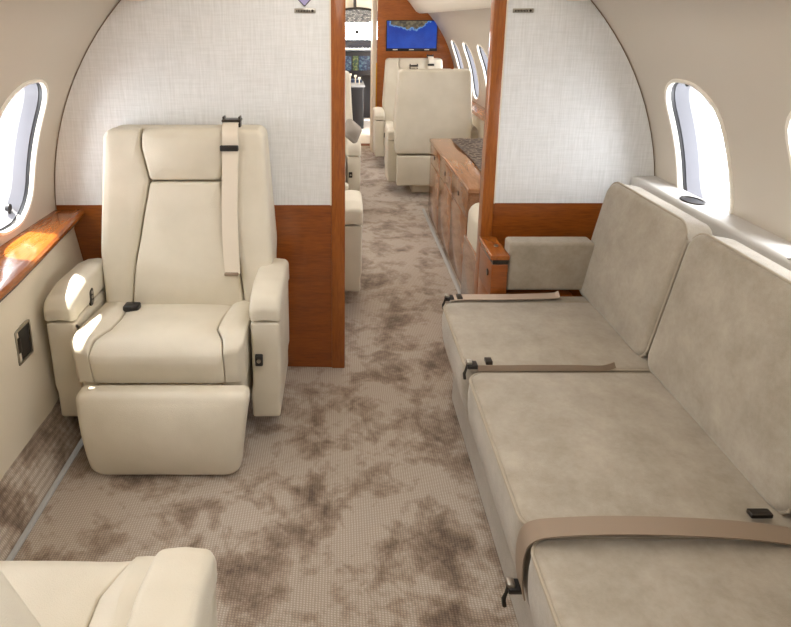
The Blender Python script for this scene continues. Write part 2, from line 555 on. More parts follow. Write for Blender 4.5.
# right ledge behind the sofa
bm = bmesh.new()
prism(bm, round_poly([(1.128, .42), (1.20, .42), (1.221, .836), (1.128, .836)], [.0, 0, 0, .014], .2), lambda u, v: Vector((u, -.6, v)), lambda u, v: Vector((u, 2.246, v)))
rl = struct(link('trim_5', bm, M['greyledge']))
link('joint', bx(1.129, 1.2215, 1.41, 1.415, .8355, .8372), M['gap'], rl)
t = empty('cup_holder', (1.176, 1.915, .836)); tag(t, 'dark oval holder set in the pale ledge under the right hand window', 'cup holder')
bm = bmesh.new()
el = lambda a, b, z: [bm.verts.new((a*math.cos(2*PI*k/28), b*math.sin(2*PI*k/28), z)) for k in range(28)]
r1, r2, r3, r4 = el(.036, .05, .0), el(.034, .048, .004), el(.027, .041, .004), el(.026, .04, .0015)
for P_, Q_ in ((r1, r2), (r2, r3), (r3, r4)):
    for i in range(28): bm.faces.new((P_[i], P_[(i+1) % 28], Q_[(i+1) % 28], Q_[i]))
link('rim', bm, M['gunmetal'], t)
bm = bmesh.new(); bm.faces.new([bm.verts.new((.027*math.cos(2*PI*k/28), .041*math.sin(2*PI*k/28), .0015)) for k in range(28)]); link('well', bm, M['dark'], t)

# ------------------------------------------------------------------ partitions at y = 2.25
def arch_pts(y0a, side, z_lo, z_hi, d=0, n=24):
    a0, a1 = math.asin((z_lo-CZ)/R), math.asin((z_hi-CZ)/R)
    return [(CX+side*(R+d)*math.cos(a0+(a1-a0)*k/n), CZ+(R+d)*math.sin(a0+(a1-a0)*k/n)) for k in range(n+1)]
ex = lambda y: (lambda u, v: Vector((u, y, v)))
def partition(name, side, xj, xp, zw, zt=1.82):
    """xj jamb edge at the aisle, xp where the cloth panel starts, zw wainscot top"""
    root = struct(empty(name, (0, 0, 0)))
    s = side
    zt_j = CZ+math.sqrt(R*R-(xj-CX)**2)-.01
    zp = CZ+math.sqrt(R*R-(xp-CX)**2)
    arc = arch_pts(0, s, zw, zp-.002, -.004); arc[-1] = (xp, arc[-1][1])
    bm = bmesh.new(); prism(bm, [(xp, zw)]+arc, ex(2.25), ex(2.29)); link('cloth_panel', bm, M['linen'], root, smooth=False)
    # thin dark seam round the arch
    bm = bmesh.new(); tube(bm, [(x, 2.249, z) for x, z in arch_pts(0, s, .70, 1.8, -.003)], .0014, 6); link('seam', bm, M['seam'], root)
    arcl = arch_pts(0, s, .02, zw-.001, -.004)
    bm = bmesh.new(); prism(bm, [(xp, 0.0)]+arcl+[(xp, zw-.001)], ex(2.252), ex(2.292)); link('wainscot', bm, M['wood_x'], root, smooth=False)
    bm = bx(min(xj, xp), max(xj, xp), 2.243, 2.30, 0, zt_j, bev=.004); link('jamb', bm, M['wood_z'], root)
    bm = bx(xp-.004, xp+.004, 2.2445, 2.26, zw, zp-.01); link('trim_strip', bm, M['ivory'], root)
    return root
partition('wall_forward_left', -1, .02, -.034, .717)
partition('wall_forward_right', 1, .557, .602, .725)
# header over the aisle
bm = bmesh.new(); prism(bm, [(.02, 1.80), (.557, 1.80), (.557, 1.73), (.02, 1.73)], ex(2.25), ex(2.29)); struct(link('trim_6', bm, M['wood_x'], smooth=False))

# placards and emblem
def placard(x0, x1, z0, z1, label):
    t = empty('placard', ((x0+x1)/2, 2.25, (z0+z1)/2)); tag(t, label, 'placard')
    w, h = (x1-x0)/2, (z1-z0)/2
    link('plate', bx(-w, w, -.004, 0, -h, h, bev=.0015), M['chrome'], t)
    bm = bmesh.new(); rnd = random.Random(3)
    n = 9
    for k in range(n):
        xx = -w*.8+k*(w*1.3)/n
        box(bm, xx, xx+w*.085, -.0046, -.004, -h*.5, h*(.35+.2*rnd.random()))
    cyl(bm, (w*.7, -.004, 0), (0, -1, 0), h*.55, .0006, 14)
    link('raised_marks', bm, M['gunmetal'], t)
    return t
placard(-.165, -.088, 1.444, 1.461, 'small metal placard below the shield emblem on the left partition')
placard(.625, .70, 1.445, 1.461, 'small metal placard alone at the top of the right partition')
t = empty('shield_emblem', (-.128, 2.25, 1.50)); tag(t, 'small lavender shield emblem with dark rim above the left partition placard', 'emblem')
sh = round_poly([(-.03, .04), (-.028, -.005), (0, -.034), (.028, -.005), (.03, .04)], [.004, .02, .004, .02, .004], .01)
bm = bmesh.new(); prism(bm, [(p.x, p.y) for p in sh], ex(0), ex(-.003)); link('rim', bm, M['gunmetal'], t, smooth=False)
bm = bmesh.new(); prism(bm, [(p.x*.9, p.y*.9+.001) for p in sh], ex(-.003), ex(-.005)); link('shield_face', bm, plain('lavender_enamel', srgb(168, 160, 205), .35), t, smooth=False)

# back wall of the cabin, behind the camera
bm = bmesh.new()
pts = [(-.9, 0)]+[(fus(-1, 0, a).x, fus(-1, 0, a).z) for a in [A_LO+.02+(PI/2-A_LO-.02)*k/20 for k in range(21)]]+[(fus(1, 0, a).x, fus(1, 0, a).z) for a in [PI/2-(PI/2-A_LO-.02)*k/20 for k in range(1, 21)]]
prism(bm, pts, ex(Y0-.58), ex(Y0-.62)); struct(link('wall_back', bm, M['linen'], smooth=False))

# ------------------------------------------------------------------ club armchair (faces -Y at rotation 0)
def make_chair():
    root = empty('armchair')
    Lm = M['leather']
    BX = .026                                # backrest offset to the aisle side
    # pedestal and under-seat shell
    link('pedestal', bx(-.17, .17, -.12, .14, 0, .13, bev=.012), M['ivory'], root)
    link('seat_shell', bx(-.268, .268, -.21, .21, .11, .294, bev=.02), Lm, root)
    # seat cushion: centre panel and two wings
    YF, YR = -.262, .15
    zb, zt = .286, .415
    def fseat(u, v, t):
        h = zt - zb
        d = max(0, (YF+.055)-v); rr = .055
        drop = rr-math.sqrt(max(0, rr*rr-min(d, rr)**2)) if d > 0 else 0
        rise = .012*math.exp(-((v+.16)/.09)**2) - .02*max(0, (v+.02)/.17)
        k = (h-drop*.95+rise)/h
        # front leans in a little at the bottom
        return Vector((u, v+(.02*(1-t/h) if v < 0 else 0), zb+t*k))
    cen = [(-.212, YF+.004), (-.195, YF), (.195, YF), (.212, YF+.004), (.204, -.215), (.176, -.15), (.174, -.06), (.186, .06), (.19, YR), (-.19, YR), (-.186, .06), (-.174, -.06), (-.176, -.15), (-.204, -.215)]
    link('seat_cushion', cushion(round_poly(cen, [.004, .0, .0, .004, .02, .02, .04, .03, .01, .01, .03, .04, .02, .02], .018), zt-zb, .007, .012, fseat), Lm, root)
    for s in (1, -1):
        w = [(.214, YF+.004), (.262, YF+.008), (.277, YF+.03), (.277, YR), (.192, YR), (.188, .06), (.177, -.06), (.179, -.15), (.207, -.215)]
        w = [(s*x, y) for x, y in w]
        if s < 0: w = w[::-1]
        rr = [.003, .02, .02, .01, .005, .03, .04, .02, .02]
        if s < 0: rr = rr[::-1]
        fw = lambda u, v, t: fseat(u, v, t)+Vector((0, 0, .012*t/(zt-zb)*min(1, max(0, (abs(u)-.16)/.06))))
        link('seat_wing', cushion(round_poly(w, rr, .018), zt-zb, .007, .007, fw), Lm, root)
    # leg rest
    lr = [(-.236, .004), (.236, .004), (.274, .292), (-.274, .292)]
    LX = .026
    flr = lambda u, v, t: Vector((u+LX, -.262-t-.02*math.sin(PI*min(1, max(0, (.30-v)/.30)))-.02*(.3-v)/.3, v))
    link('leg_rest', cushion(round_poly(lr, [.05, .05, .022, .022], .015), .05, .02, .012, flr, rings=9), Lm, root)
    link('leg_rest_board', bx(-.2, .2, -.27, -.20, .10, .27), M['ivory'], root)
    # armrests: body + padded cap
    for s in (1, -1):
        body = round_poly([(-.155, .09), (.17, .10), (.19, .455), (-.165, .455)], [.015, .02, .0, .004], .03)
        x0 = .288
        fa = lambda u, v, t: Vector((s*(x0+t*(.985+.0*v)-.006*(v < .2)), u, v))
        ab = link('armrest', cushion(body, .098, .012, .0, fa, both=True), Lm, root)
        capo = round_poly([(-.166, .458), (.19, .458), (.19, .535), (.10, .552), (-.06, .556), (-.150, .535), (-.170, .50)], [.006, .004, .02, .05, .06, .045, .03], .02)
        fcap = lambda u, v, t: Vector((s*(x0-.003+t), u, v+.008*math.sin(PI*t/.104)))
        link('armrest_cap', cushion(capo, .104, .017, .002, fcap, both=True, bulge_back=.002), Lm, root)
        if s > 0:
            sw = link('switch_plate', bx(x0+.012, x0+.038, -.171, -.158, .30, .342, bev=.004), M['dark'], ab)
            b2 = bmesh.new(); cyl(b2, (x0+.025, -.171, .321), (0, -1, 0), .007, .003, 12); link('button', b2, M['chrome'], sw)
        else:
            link('switch_plate', bx(-x0-.004, -x0+.004, -.160, -.135, .29, .335, bev=.002), M['dark'], ab)
        # inner control pad
        if s < 0:
            po = round_poly([(-.045, .45), (-.015, .46), (-.012, .52), (-.042, .51)], .012, .02)
            bm = cushion(po, .006, .002, 0, lambda u, v, t: Vector((s*(x0-.001-t), u, v)), rings=2)
            cp = link('control_pad', bm, M['gunmetal'], ab)
            b2 = bmesh.new()
            for q in range(3): cyl(b2, (s*(x0-.006), -.029, .468+.017*q), (1, 0, 0), .006, .003, 10)
            link('control_button', b2, M['chrome'], cp)
    # backrest
    def yf(v): return .112+(v-.4)/.64*.088
    def fback(dt=0):
        return lambda u, v, t: Vector((u+BX, yf(v)-t-dt+.03*max(0, v-1.0)/.06*0, v))
    sh = [(-.30, .36), (.30, .36), (.312, .60), (.284, 1.042), (-.284, 1.042), (-.312, .60)]
    # shell: rounded slab, rear almost upright
    def fsh(u, v, t):
        front = yf(v)-.004; rear = .282-.02*max(0, (.5-v))
        return Vector((u+BX, rear+(front-rear)*t/.1, v))
    link('back_shell', cushion(round_poly(sh, [.03, .03, .3, .035, .035, .3], .025), .1, .02, 0, fsh, both=True), Lm, root)
    link('rear_panel', bx(-.285+BX, .285+BX, .2, .279, .10, .352, bev=.012), Lm, root)
    hd = [(-.126, .862), (.126, .862), (.152, .98), (.150, 1.045), (-.150, 1.045), (-.152, .98)]
    hbul = lambda u, v, t: Vector((u+BX, yf(v)-t+max(0, (v-1.01)/.035)**2*.012, v))
    link('headrest', cushion(round_poly(hd, [.02, .02, .05, .025, .025, .05], .02), .05, .016, .014, hbul), Lm, root)
    cp = [(-.208, .365), (.208, .365), (.185, .56), (.155, .72), (.126, .855), (-.126, .855), (-.155, .72), (-.185, .56)]
    flum = lambda u, v, t: Vector((u+BX, yf(v)-t-.012*math.exp(-((v-.52)/.1)**2)*t/.045, v))
    link('back_panel', cushion(round_poly(cp, [.02, .02, .2, .2, .012, .012, .2, .2], .02), .045, .012, .012, flum), Lm, root)
    for s in (1, -1):
        bo = [(.212, .365), (.296, .34), (.312, .60), (.286, 1.02), (.270, 1.042), (.156, 1.045), (.158, .98), (.130, .858), (.159, .72), (.189, .56)]
        bo = [(s*x, y) for x, y in bo]
        rr = [.01, .02, .3, .02, .02, .006, .05, .01, .2, .2]
        if s < 0: bo = bo[::-1]; rr = rr[::-1]
        fbo = lambda u, v, t: Vector((u+BX, yf(v)-t-.012*min(1, max(0, (abs(u)-.2)/.1))*t/.05, v))
        link('back_bolster', cushion(round_poly(bo, rr, .02), .05, .018, .004, fbo), Lm, root)
    # shoulder belt
    zs = [1.052, 1.03, .98, .90, .80, .70, .60, .53]
    pts = [(.192+.004*math.sin(i), yf(z)-.066-(.004 if z > .99 else 0), z) for i, z in enumerate(zs)]
    pts[0] = (.192, yf(1.05)-.03, 1.062)
    pts = [(.192, yf(1.05)+.045, 1.058)]+pts
    bm = bmesh.new(); strap(bm, smoothline(pts, 4), (1, 0, 0), .056, .003)
    bl = link('shoulder_belt', bm, M['strap_pale'], root)
    link('belt_keeper', bx(.160, .224, yf(.985)-.078, yf(.985)-.060, .972, .992, bev=.003), M['dark'], bl)
    link('belt_guide', bx(.158, .226, yf(1.05)-.022, yf(1.05)+.03, 1.064, 1.074, bev=.003), M['gunmetal'], bl)
    for gx in (.160, .217):
        link('belt_guide_post', bx(gx, gx+.007, yf(1.05)-.015, yf(1.05)+.02, 1.045, 1.084, bev=.002), M['gunmetal'], bl)
    link('belt_end', bx(.166, .216, yf(.535)-.075, yf(.535)-.061, .524, .536, bev=.003), M['strap'], bl)
    # lap buckle lying on the seat
    bk = link('lap_buckle', bx(-.19, -.135, -.005, .036, .412, .435, bev=.006), M['dark'], root)
    link('buckle_webbing', bx(-.235, -.186, .0, .03, .410, .417, bev=.002), M['strap_pale'], bk)
    return root

chair = make_chair()
G = 'cream leather club armchairs'
chair.location = (-.583, 1.95, 0)
tag(chair, 'cream leather armchair standing whole before the left partition, its front to the camera', 'armchair', G)
def put(x, y, rz, label):
    c = copy_tree(chair); c.location = (x, y, 0); c.rotation_euler = (0, 0, rz); tag(c, label, 'armchair', G); return c
fgc = put(-.605, .695, PI, 'nearest cream leather armchair, cut off by the bottom left corner of the photo')
put(-.277, 2.93, PI, 'cream leather armchair just beyond the left door jamb, only its arm and side showing')
put(-.235, 4.42, 0, 'cream leather armchair with a grey pillow, far down the left side of the aisle')
put(.777, 5.03, PI, 'cream leather armchair at the end of the wooden credenza, its back to the camera')
put(.727, 6.02, 0, 'farthest cream leather armchair, facing the camera below the wall screen')

# the nearest chair is reclined: its backrest leans away from the aisle end of the cabin
for ch in fgc.children:
    if ch.name.split('.')[0] in ('back_shell', 'headrest', 'back_panel', 'back_bolster', 'shoulder_belt'):
        R_ = Matrix.Rotation(math.radians(-9.5), 4, 'X'); h = Vector((0, .15, .38))
        ch.matrix_basis = Matrix.Translation(h) @ R_ @ Matrix.Translation(-h)

# pillow on the far left chair
pl = round_poly([(-.075, -.07), (.075, -.07), (.075, .07), (-.075, .07)], .03, .02)
o = link('throw_pillow', cushion(pl, .03, .012, .035, lambda u, v, t: Vector((u, -t, v)), both=True, bulge_back=.035), M['pillow'])
o.location = (.075, 4.22, .652); o.rotation_euler = (math.radians(-20), math.radians(40), math.radians(30))
tag(o, 'grey throw pillow tipped against the far left armchair by the aisle', 'pillow')

# ------------------------------------------------------------------ sofa
sofa = empty('sofa', (.65, 1.2, 0))
tag(sofa, 'long taupe three seat sofa along the right wall under the windows', 'sofa')
OX, OY = .65, 1.2
SZ = .44
def sofa_part(name, bm, mat, parent=None):
    o = link(name, bm, mat, parent or sofa)
    if not parent: o.location = (-OX, -OY, 0)
    return o
sofa_part('base', bx(.43, 1.0, .40, 2.03, 0.0, .20, bev=.01), M['suede'])
for (ya, yb) in ((1.556, 1.988), (.985, 1.541), (.40, .970)):
    pl = round_poly([(.370, ya), (.97, ya), (.97, yb), (.370, yb)], [.045, .02, .02, .045], .03)
    def fs(u, v, t):
        tuck = .035*(1-min(1, t/.2))**1.5
        dx = -.010*math.sin(PI*min(1, t/.24)) if u < .42 else 0
        return Vector((u+(tuck if u < .42 else 0)+dx, v, .2+t))
    sc = sofa_part('seat_cushion', cushion(pl, SZ-.2-.006, .014, .012, fs), M['suede'])
    bm = bmesh.new(); tube(bm, [(p.x-.002, p.y, SZ-.013) for p in inset(pl, .001)], .0042, 7, True); sofa_part('piping', bm, M['piping'], sc)
# back cushions on the recline
sofa_part('seat_deck', bx(.405, .97, 1.992, 2.042, .20, .43, bev=.008), M['suede'])
B0 = Vector((.892, 0, .43)); B1 = Vector((.978, 0, .862))
wd = (B1-B0); WL = wd.length; wd.normalize(); nrm = Vector((-wd.z, 0, wd.x))     # towards the aisle
for (ya, yb) in ((1.597, 2.112), (1.005, 1.582), (.42, .990)):
    pl = round_poly([(yb, 0), (ya, 0), (ya, WL), (yb, WL)], [.05, .05, .06, .06], .03)
    # (u,v) = (y, along recline); keep CCW seen from the aisle
    ar = sum(pl[i].x*pl[(i+1) % len(pl)].y-pl[(i+1) % len(pl)].x*pl[i].y for i in range(len(pl)))
    if ar < 0: pl = pl[::-1]
    TT = .09
    fb = lambda u, v, t: B0+Vector((0, u, 0))+wd*v+nrm*(t-TT)
    bc = sofa_part('back_cushion', cushion(pl, TT, .02, .012, fb), M['suede'])
    bm = bmesh.new(); tube(bm, [fb(p.x, p.y, TT-.014) for p in pl], .0042, 7, True); sofa_part('piping', bm, M['piping'], bc)
pl = round_poly([(.619, .446), (.93, .446), (.93, .634), (.619, .634)], [.004, .004, .012, .012], .03)
ac = sofa_part('armrest', cushion(pl, .068, .012, .004, lambda u, v, t: Vector((u, 2.118-t, v))), M['suede'])

# lap belts lying across the sofa
def lap_belt(label, pts, wdir, width, buckle, bd, sm='strap'):
    t = empty('lap_belt', pts[0]); o0 = Vector(pts[0])
    tag(t, label, 'seat belt', 'lap belts across the sofa')
    bm = bmesh.new(); strap(bm, [p-o0 for p in smoothline(pts, 5)], wdir, width, .003)
    link('strap', bm, M[sm], t)
    b = Vector(buckle)-o0
    bm = bmesh.new()
    box(bm, b.x-.016, b.x+.014, b.y-.014, b.y+.014, b.z-.004, b.z+.010, bev=.003)
    bk = link('buckle', bm, M['dark'], t)
    bm = bmesh.new(); box(bm, b.x-.018, b.x-.002, b.y-.010, b.y+.010, b.z+.008, b.z+.018, bev=.003)
    link('buckle_latch', bm, M['chrome'], bk)
    bm = bmesh.new(); tube(bm, [b+Vector((-.013, 0, .004)), b+Vector((-.024, -.008, -.02)), b+Vector((-.022, -.01, -.036))], .005, 7); link('belt_tongue', bm, M['gunmetal'], bk)
    bm = bmesh.new(); box(bm, *bd, bev=.002)
    bmesh.ops.translate(bm, verts=bm.verts[:], vec=-o0)
    link('adjuster', bm, M['gunmetal'], t)
    return t
lap_belt('beige lap belt lying along the far end of the sofa by its armrest', [(.395, 2.002, .440), (.45, 2.006, .442), (.55, 2.006, .442), (.68, 2.01, .442), (.78, 2.014, .444), (.80, 2.012, .452)], (0, 1, 0), .042, (.398, 1.998, .440), (.424, .444, 1.988, 2.022, .441, .449), 'strap_mid')
lap_belt('lap belt lying in the farther gap between sofa seats, buckle at the front edge', [(.40, 1.549, .440), (.45, 1.549, .440), (.55, 1.549, .441), (.68, 1.549, .441), (.76, 1.548, .44), (.80, 1.553, .448)], (0, .3, .95), .017, (.385, 1.553, .445), (.425, .445, 1.555, 1.58, .446, .458))
lap_belt('wide brown lap belt across the nearer sofa gap, its end hanging over the front edge', [(.378, .996, .27), (.368, .99, .32), (.364, .984, .38), (.368, .976, .425), (.386, .968, .45), (.42, .966, .458), (.52, .966, .463), (.64, .964, .463), (.78, .962, .456), (.89, .960, .442)], (0, 1, 0), .044, (.365, 1.0, .272), (.828, .872, .998, 1.016, .447, .457))

# ------------------------------------------------------------------ wooden end cabinet between sofa and partition
t = empty('end_cabinet', (.75, 2.14, 0)); tag(t, 'small cherry wood cabinet at the far end of the sofa against the right partition', 'cabinet')
o = Vector((.75, 2.14, 0))
def ec(name, bm, mat, par=None):
    ob = link(name, bm, mat, par or t); 
    if par is None: ob.location = -o
    return ob
bm = bx(.557, .87, 2.055, 2.24, 0, .425, bev=.003); box(bm, .557, .616, 2.045, 2.24, .42, .552, bev=.003); ec('body', bm, M['wood_x'])
ec('top', bx(.549, .618, 2.036, 2.241, .572, .592, bev=.004), M['wood_y'])
ec('slot', bx(.559, .614, 2.047, 2.238, .552, .573), M['gunmetal'])
bm = bmesh.new(); cyl(bm, (.557, 2.10, .50), (-1, 0, 0), .013, .004, 16); lt = ec('latch', bm, M['gunmetal'])
bm = bmesh.new(); cyl(bm, (.59, 2.13, .592), (0, 0, 1), .009, .005, 14); ec('top_catch', bm, M['chrome'])

# bench just beyond the partition
t = empty('bench', (.86, 2.66, 0)); tag(t, 'low wooden bench with cream seat pad between the credenza and the right door jamb', 'bench')
o = Vector((.86, 2.66, 0))
ec('base', bx(.643, 1.0, 2.33, 2.94, 0, .343, bev=.004), M['wood_reflect'])
pl = round_poly([(.648, 2.335), (1.06, 2.335), (1.06, 2.935), (.648, 2.935)], .05, .03)
ec('seat_pad', cushion(pl, .19, .07, .012, lambda u, v, tt: Vector((u, v, .345+tt))), M['leather'])

# ------------------------------------------------------------------ credenza
t = empty('credenza', (.9, 3.65, 0)); tag(t, 'glossy cherry wood credenza along the right side of the aisle beyond the partition', 'cabinet')
o = Vector((.9, 3.65, 0))
ec('body', bx(.668, 1.00, 2.975, 4.29, .0, .557, bev=.003), M['wood_reflect'])
ec('top', bx(.652, 1.10, 2.945, 4.30, .558, .586, bev=.009, seg=4), M['wood_reflect'])
for i, (ya, yb) in enumerate(((2.98, 3.41), (3.415, 3.85), (3.855, 4.285))):
    dr = ec('drawer', bx(.660, .669, ya, yb, .42, .552, bev=.002), M['wood_reflect'])
    bm = bmesh.new(); cyl(bm, (.660, (ya+yb)/2+.02, .485), (-1, 0, 0), .014, .004, 14); link('latch', bm, M['gunmetal'], dr)
    dd = ec('door', bx(.660, .669, ya, yb, .03, .415, bev=.002), M['wood_reflect'])

# patterned cloth on the credenza
m, nt, p = new_mat('scale_patterned_cloth')
v = coords(nt, (1, 1, 1), (0, 0, .78))
vo = nd(nt, 'ShaderNodeTexVoronoi', Scale=26.0); vo.feature = 'DISTANCE_TO_EDGE'; nt.links.new(v, vo.inputs['Vector'])
nt.links.new(ramp(nt, vo.outputs['Distance'], [(.02, srgb(158, 140, 122)), (.12, srgb(112, 94, 80)), (.35, srgb(84, 70, 60))]), p.inputs['Base Color'])
p.inputs['Roughness'].default_value = .8; bump(nt, p, vo.outputs['Distance'], .6, .01)
bm = bmesh.new()
nx, ny = 14, 40; g = []
for i in range(nx+1):
    row = []
    for j in range(ny+1):
        x = .80+.29*i/nx; y = 3.12+1.12*j/ny
        row.append(bm.verts.new((x+.006*math.sin(y*9), y, .595+.003*math.sin(x*40+y*13))))
    g.append(row)
for i in range(nx):
    for j in range(ny): bm.faces.new((g[i][j], g[i+1][j], g[i+1][j+1], g[i][j+1]))
bmesh.ops.solidify(bm, geom=bm.faces[:], thickness=-.006)
tag(link('table_runner', bm, m), 'dark patterned cloth runner lying on the credenza top', 'cloth runner')

# right ledge in the forward cabin
bm = bmesh.new(); prism(bm, [(1.10, .70), (1.225, .70), (1.225, .67), (1.10, .67)], ex(4.45), ex(6.40)); struct(link('trim_7', bm, M['wood_y'], smooth=False))
bm = bmesh.new(); prism(bm, [(1.13, .0), (1.13, .67), (1.2, .67), (1.05, 0)], ex(4.42), ex(6.40)); struct(link('trim_8', bm, M['dado'], smooth=False))

# ------------------------------------------------------------------ forward bulkhead and screen
root = struct(empty('wall_far', (0, 0, 0)))
XB = .392
arc = arch_pts(0, 1, .0, CZ+math.sqrt(R*R-(XB-CX)**2)-.001, .06)
arc[-1] = (XB, arc[-1][1])
bm = bmesh.new(); prism(bm, [(XB, 0)]+arc, ex(YB), ex(YB+.05)); link('wood_panel', bm, M['wood_far_lit'], root, smooth=False)
arc = arch_pts(0, -1, .0, CZ+math.sqrt(R*R-(.05-CX)**2)-.002, .06)
bm = bmesh.new(); prism(bm, [(.05, 0)]+arc, ex(YB), ex(YB+.05)); link('wood_panel', bm, M['wood_far_lit'], root, smooth=False)
link('door_jamb', bx(.346, .390, YB+.06, YB+.42, 0, 1.86, bev=.004), M['ivory'], root)
link('brass_edge', bx(.380, .393, YB-.012, YB-.0005, .22, .985, bev=.003), M['brass'], root)

m, nt, p = new_mat('moving_map_screen')
tc = nt.nodes.new('ShaderNodeTexCoord'); sp = nt.nodes.new('ShaderNodeSeparateXYZ'); nt.links.new(tc.outputs['Object'], sp.inputs[0])
n = noise(nt, tc.outputs['Object'], 9, 6, .6)
# land where z is high and near x = 0 : level = z*a - (x-.02)^2*b + noise
mul = lambda a, b, op='MULTIPLY': (lambda q: q)(None)
def math_n(op, a, b):
    q = nd(nt, 'ShaderNodeMath', operation=op)
    for i, s in ((0, a), (1, b)):
        if isinstance(s, (int, float)): q.inputs[i].default_value = s
        else: nt.links.new(s, q.inputs[i])
    return q.outputs[0]
X_, Z_ = sp.outputs['X'], sp.outputs['Z']
q = math_n('ADD', X_, .02); q = math_n('MULTIPLY', q, q); q = math_n('MULTIPLY', q, -5.5)
q = math_n('ADD', q, math_n('MULTIPLY', Z_, 3.2)); q = math_n('ADD', q, math_n('MULTIPLY', n, .8)); q = math_n('ADD', q, -.05)
sea = ramp(nt, noise(nt, tc.outputs['Object'], 5, 3), [(.3, srgb(10, 50, 150)), (.7, srgb(24, 84, 196))])
land = ramp(nt, noise(nt, tc.outputs['Object'], 40, 4), [(.35, srgb(70, 62, 52)), (.65, srgb(128, 116, 90))])
coast = mixc(nt, ramp(nt, q, [(.50, (0, 0, 0, 1)), (.54, (1, 1, 1, 1)), (.57, (1, 1, 1, 1)), (.60, (0, 0, 0, 1))]), sea, srgb(110, 160, 210))
c = mixc(nt, ramp(nt, q, [(.575, (0, 0, 0, 1)), (.59, (1, 1, 1, 1))]), coast, land)
p.inputs['Base Color'].default_value = (.01, .01, .01, 1); p.inputs['Roughness'].default_value = .2
nt.links.new(c, p.inputs['Emission Color']); p.inputs['Emission Strength'].default_value = .8
t = empty('wall_screen', (.748, YB, 1.262)); tag(t, 'wall screen showing a blue sea map on the far wood bulkhead', 'screen')
link('frame', bx(-.268, .268, -.012, 0, -.158, .158, bev=.003), M['dark'], t)
link('display', bx(-.258, .258, -.014, -.0121, -.128, .15), m, t, smooth=False)
bm = bmesh.new()
for x in (-.17, 0, .16): box(bm, x-.025, x+.025, -.0138, -.0122, -.147, -.137)
link('icon_bar', bm, M['ivory'], t)

# ------------------------------------------------------------------ vestibule and cockpit
struct(link('floor_2', bx(-1.0, 1.1, 6.93, 9.6, -.03, 0), plain('white_vestibule_floor', srgb(232, 226, 218), .4), smooth=False))
struct(link('trim_9', bx(-.4, .6, 6.87, 6.95, -.002, .012, bev=.004), M['wood_x']))
struct(link('wall_vestibule_right', bx(.50, .54, YB+.06, 7.5, 0, 1.86), M['ivory'], smooth=False))
struct(link('wall_vestibule_left', bx(-.75, -.71, YB+.06, 7.5, 0, 1.86), M['ivory'], smooth=False))
struct(link('ceiling_2', bx(-.9, .95, YB+.06, 8.6, 1.86, 1.9), M['ceil'], smooth=False))
t = empty('instrument_panel', (.06, 8.6, 0)); tag(t, 'cockpit instrument panel with lit blue displays seen through the far doorway', 'instrument panel')
link('panel_body', bx(-.62, .62, 0, .12, .66, 1.0, bev=.01), M['dark'], t)
gm = plain('grey_glareshield', srgb(52, 52, 56), .7)
link('glareshield', bx(-.66, .66, -.12, .25, 1.045, 1.15, bev=.03), gm, t)
link('panel_rail', bx(-.66, .66, -.13, -.10, 1.02, 1.042, bev=.006), M['ivory'], t)
def screen_mat(name, a, b, c):
    m, nt, p = new_mat(name)
    tc = nt.nodes.new('ShaderNodeTexCoord')
    n = noise(nt, tc.outputs['Object'], 22, 4, .7)
    nt.links.new(ramp(nt, n, [(.35, a), (.5, b), (.66, c)]), p.inputs['Emission Color']); p.inputs['Emission Strength'].default_value = .75
    p.inputs['Base Color'].default_value = (.01, .01, .01, 1); return m
sm1 = screen_mat('blue_flight_display', srgb(8, 14, 34), srgb(30, 62, 104), srgb(110, 150, 160))
sm2 = screen_mat('map_flight_display', srgb(16, 28, 60), srgb(70, 100, 40), srgb(170, 170, 90))
for i, (x0, x1, mm) in enumerate(((-.55, -.36, sm1), (-.33, -.14, sm2), (-.11, .10, sm1), (.12, .20, sm2), (.21, .36, sm1), (.39, .56, sm1))):
    link('flight_display', bx(x0, x1, -.008, -.001, .73, .93, bev=.002), mm, t)
t = empty('centre_pedestal', (.16, 8.2, 0)); tag(t, 'cockpit centre pedestal with pale levers below the lit displays', 'console')
link('pedestal_body', bx(-.14, .16, -.25, .36, 0, .56, bev=.02), M['dark'], t)
link('pedestal_top', bx(-.15, .17, -.26, .37, .56, .585, bev=.008), plain('grey_console_top', srgb(150, 150, 150), .5), t)
for x, y, h in ((-.08, -.1, .09), (-.02, .0, .12), (.05, .02, .1), (.1, -.08, .08)):
    bm = bmesh.new(); tube(bm, [(x, y, .585), (x, y-.02, .585+h)], .008, 8); cyl(bm, (x-.018, y-.02, .585+h), (1, 0, 0), .016, .036, 12)
    link('lever', bm, M['ivory'], t)
link('pedestal_keys', bx(-.12, .14, .10, .34, .586, .62, bev=.004), sm1, t)
# overhead panel
m, nt, p = new_mat('overhead_switch_grid')
br = nd(nt, 'ShaderNodeTexBrick', Scale=14.0); nt.links.new(coords(nt, (1.2, 1, 1), (PI/2, 0, 0)), br.inputs['Vector'])
br.inputs['Color1'].default_value = srgb(150, 148, 142); br.inputs['Color2'].default_value = srgb(60, 62, 64); br.inputs['Mortar'].default_value = srgb(50, 50, 52); br.inputs['Mortar Size'].default_value = .03
nt.links.new(br.outputs['Color'], p.inputs['Base Color'])
t = empty('overhead_panel', (.23, 8.35, 0)); tag(t, 'grey cockpit overhead switch panel above the bright windscreen', 'switch panel')
bm = bmesh.new()
pr = [(-.30, 1.50), (-.2, 1.545), (0, 1.57), (.2, 1.545), (.30, 1.50), (.28, 1.40), (.1, 1.385), (-.1, 1.385), (-.28, 1.40)]
prism(bm, pr, ex(0), ex(.06)); link('switch_grid', bm, m, t, smooth=False)
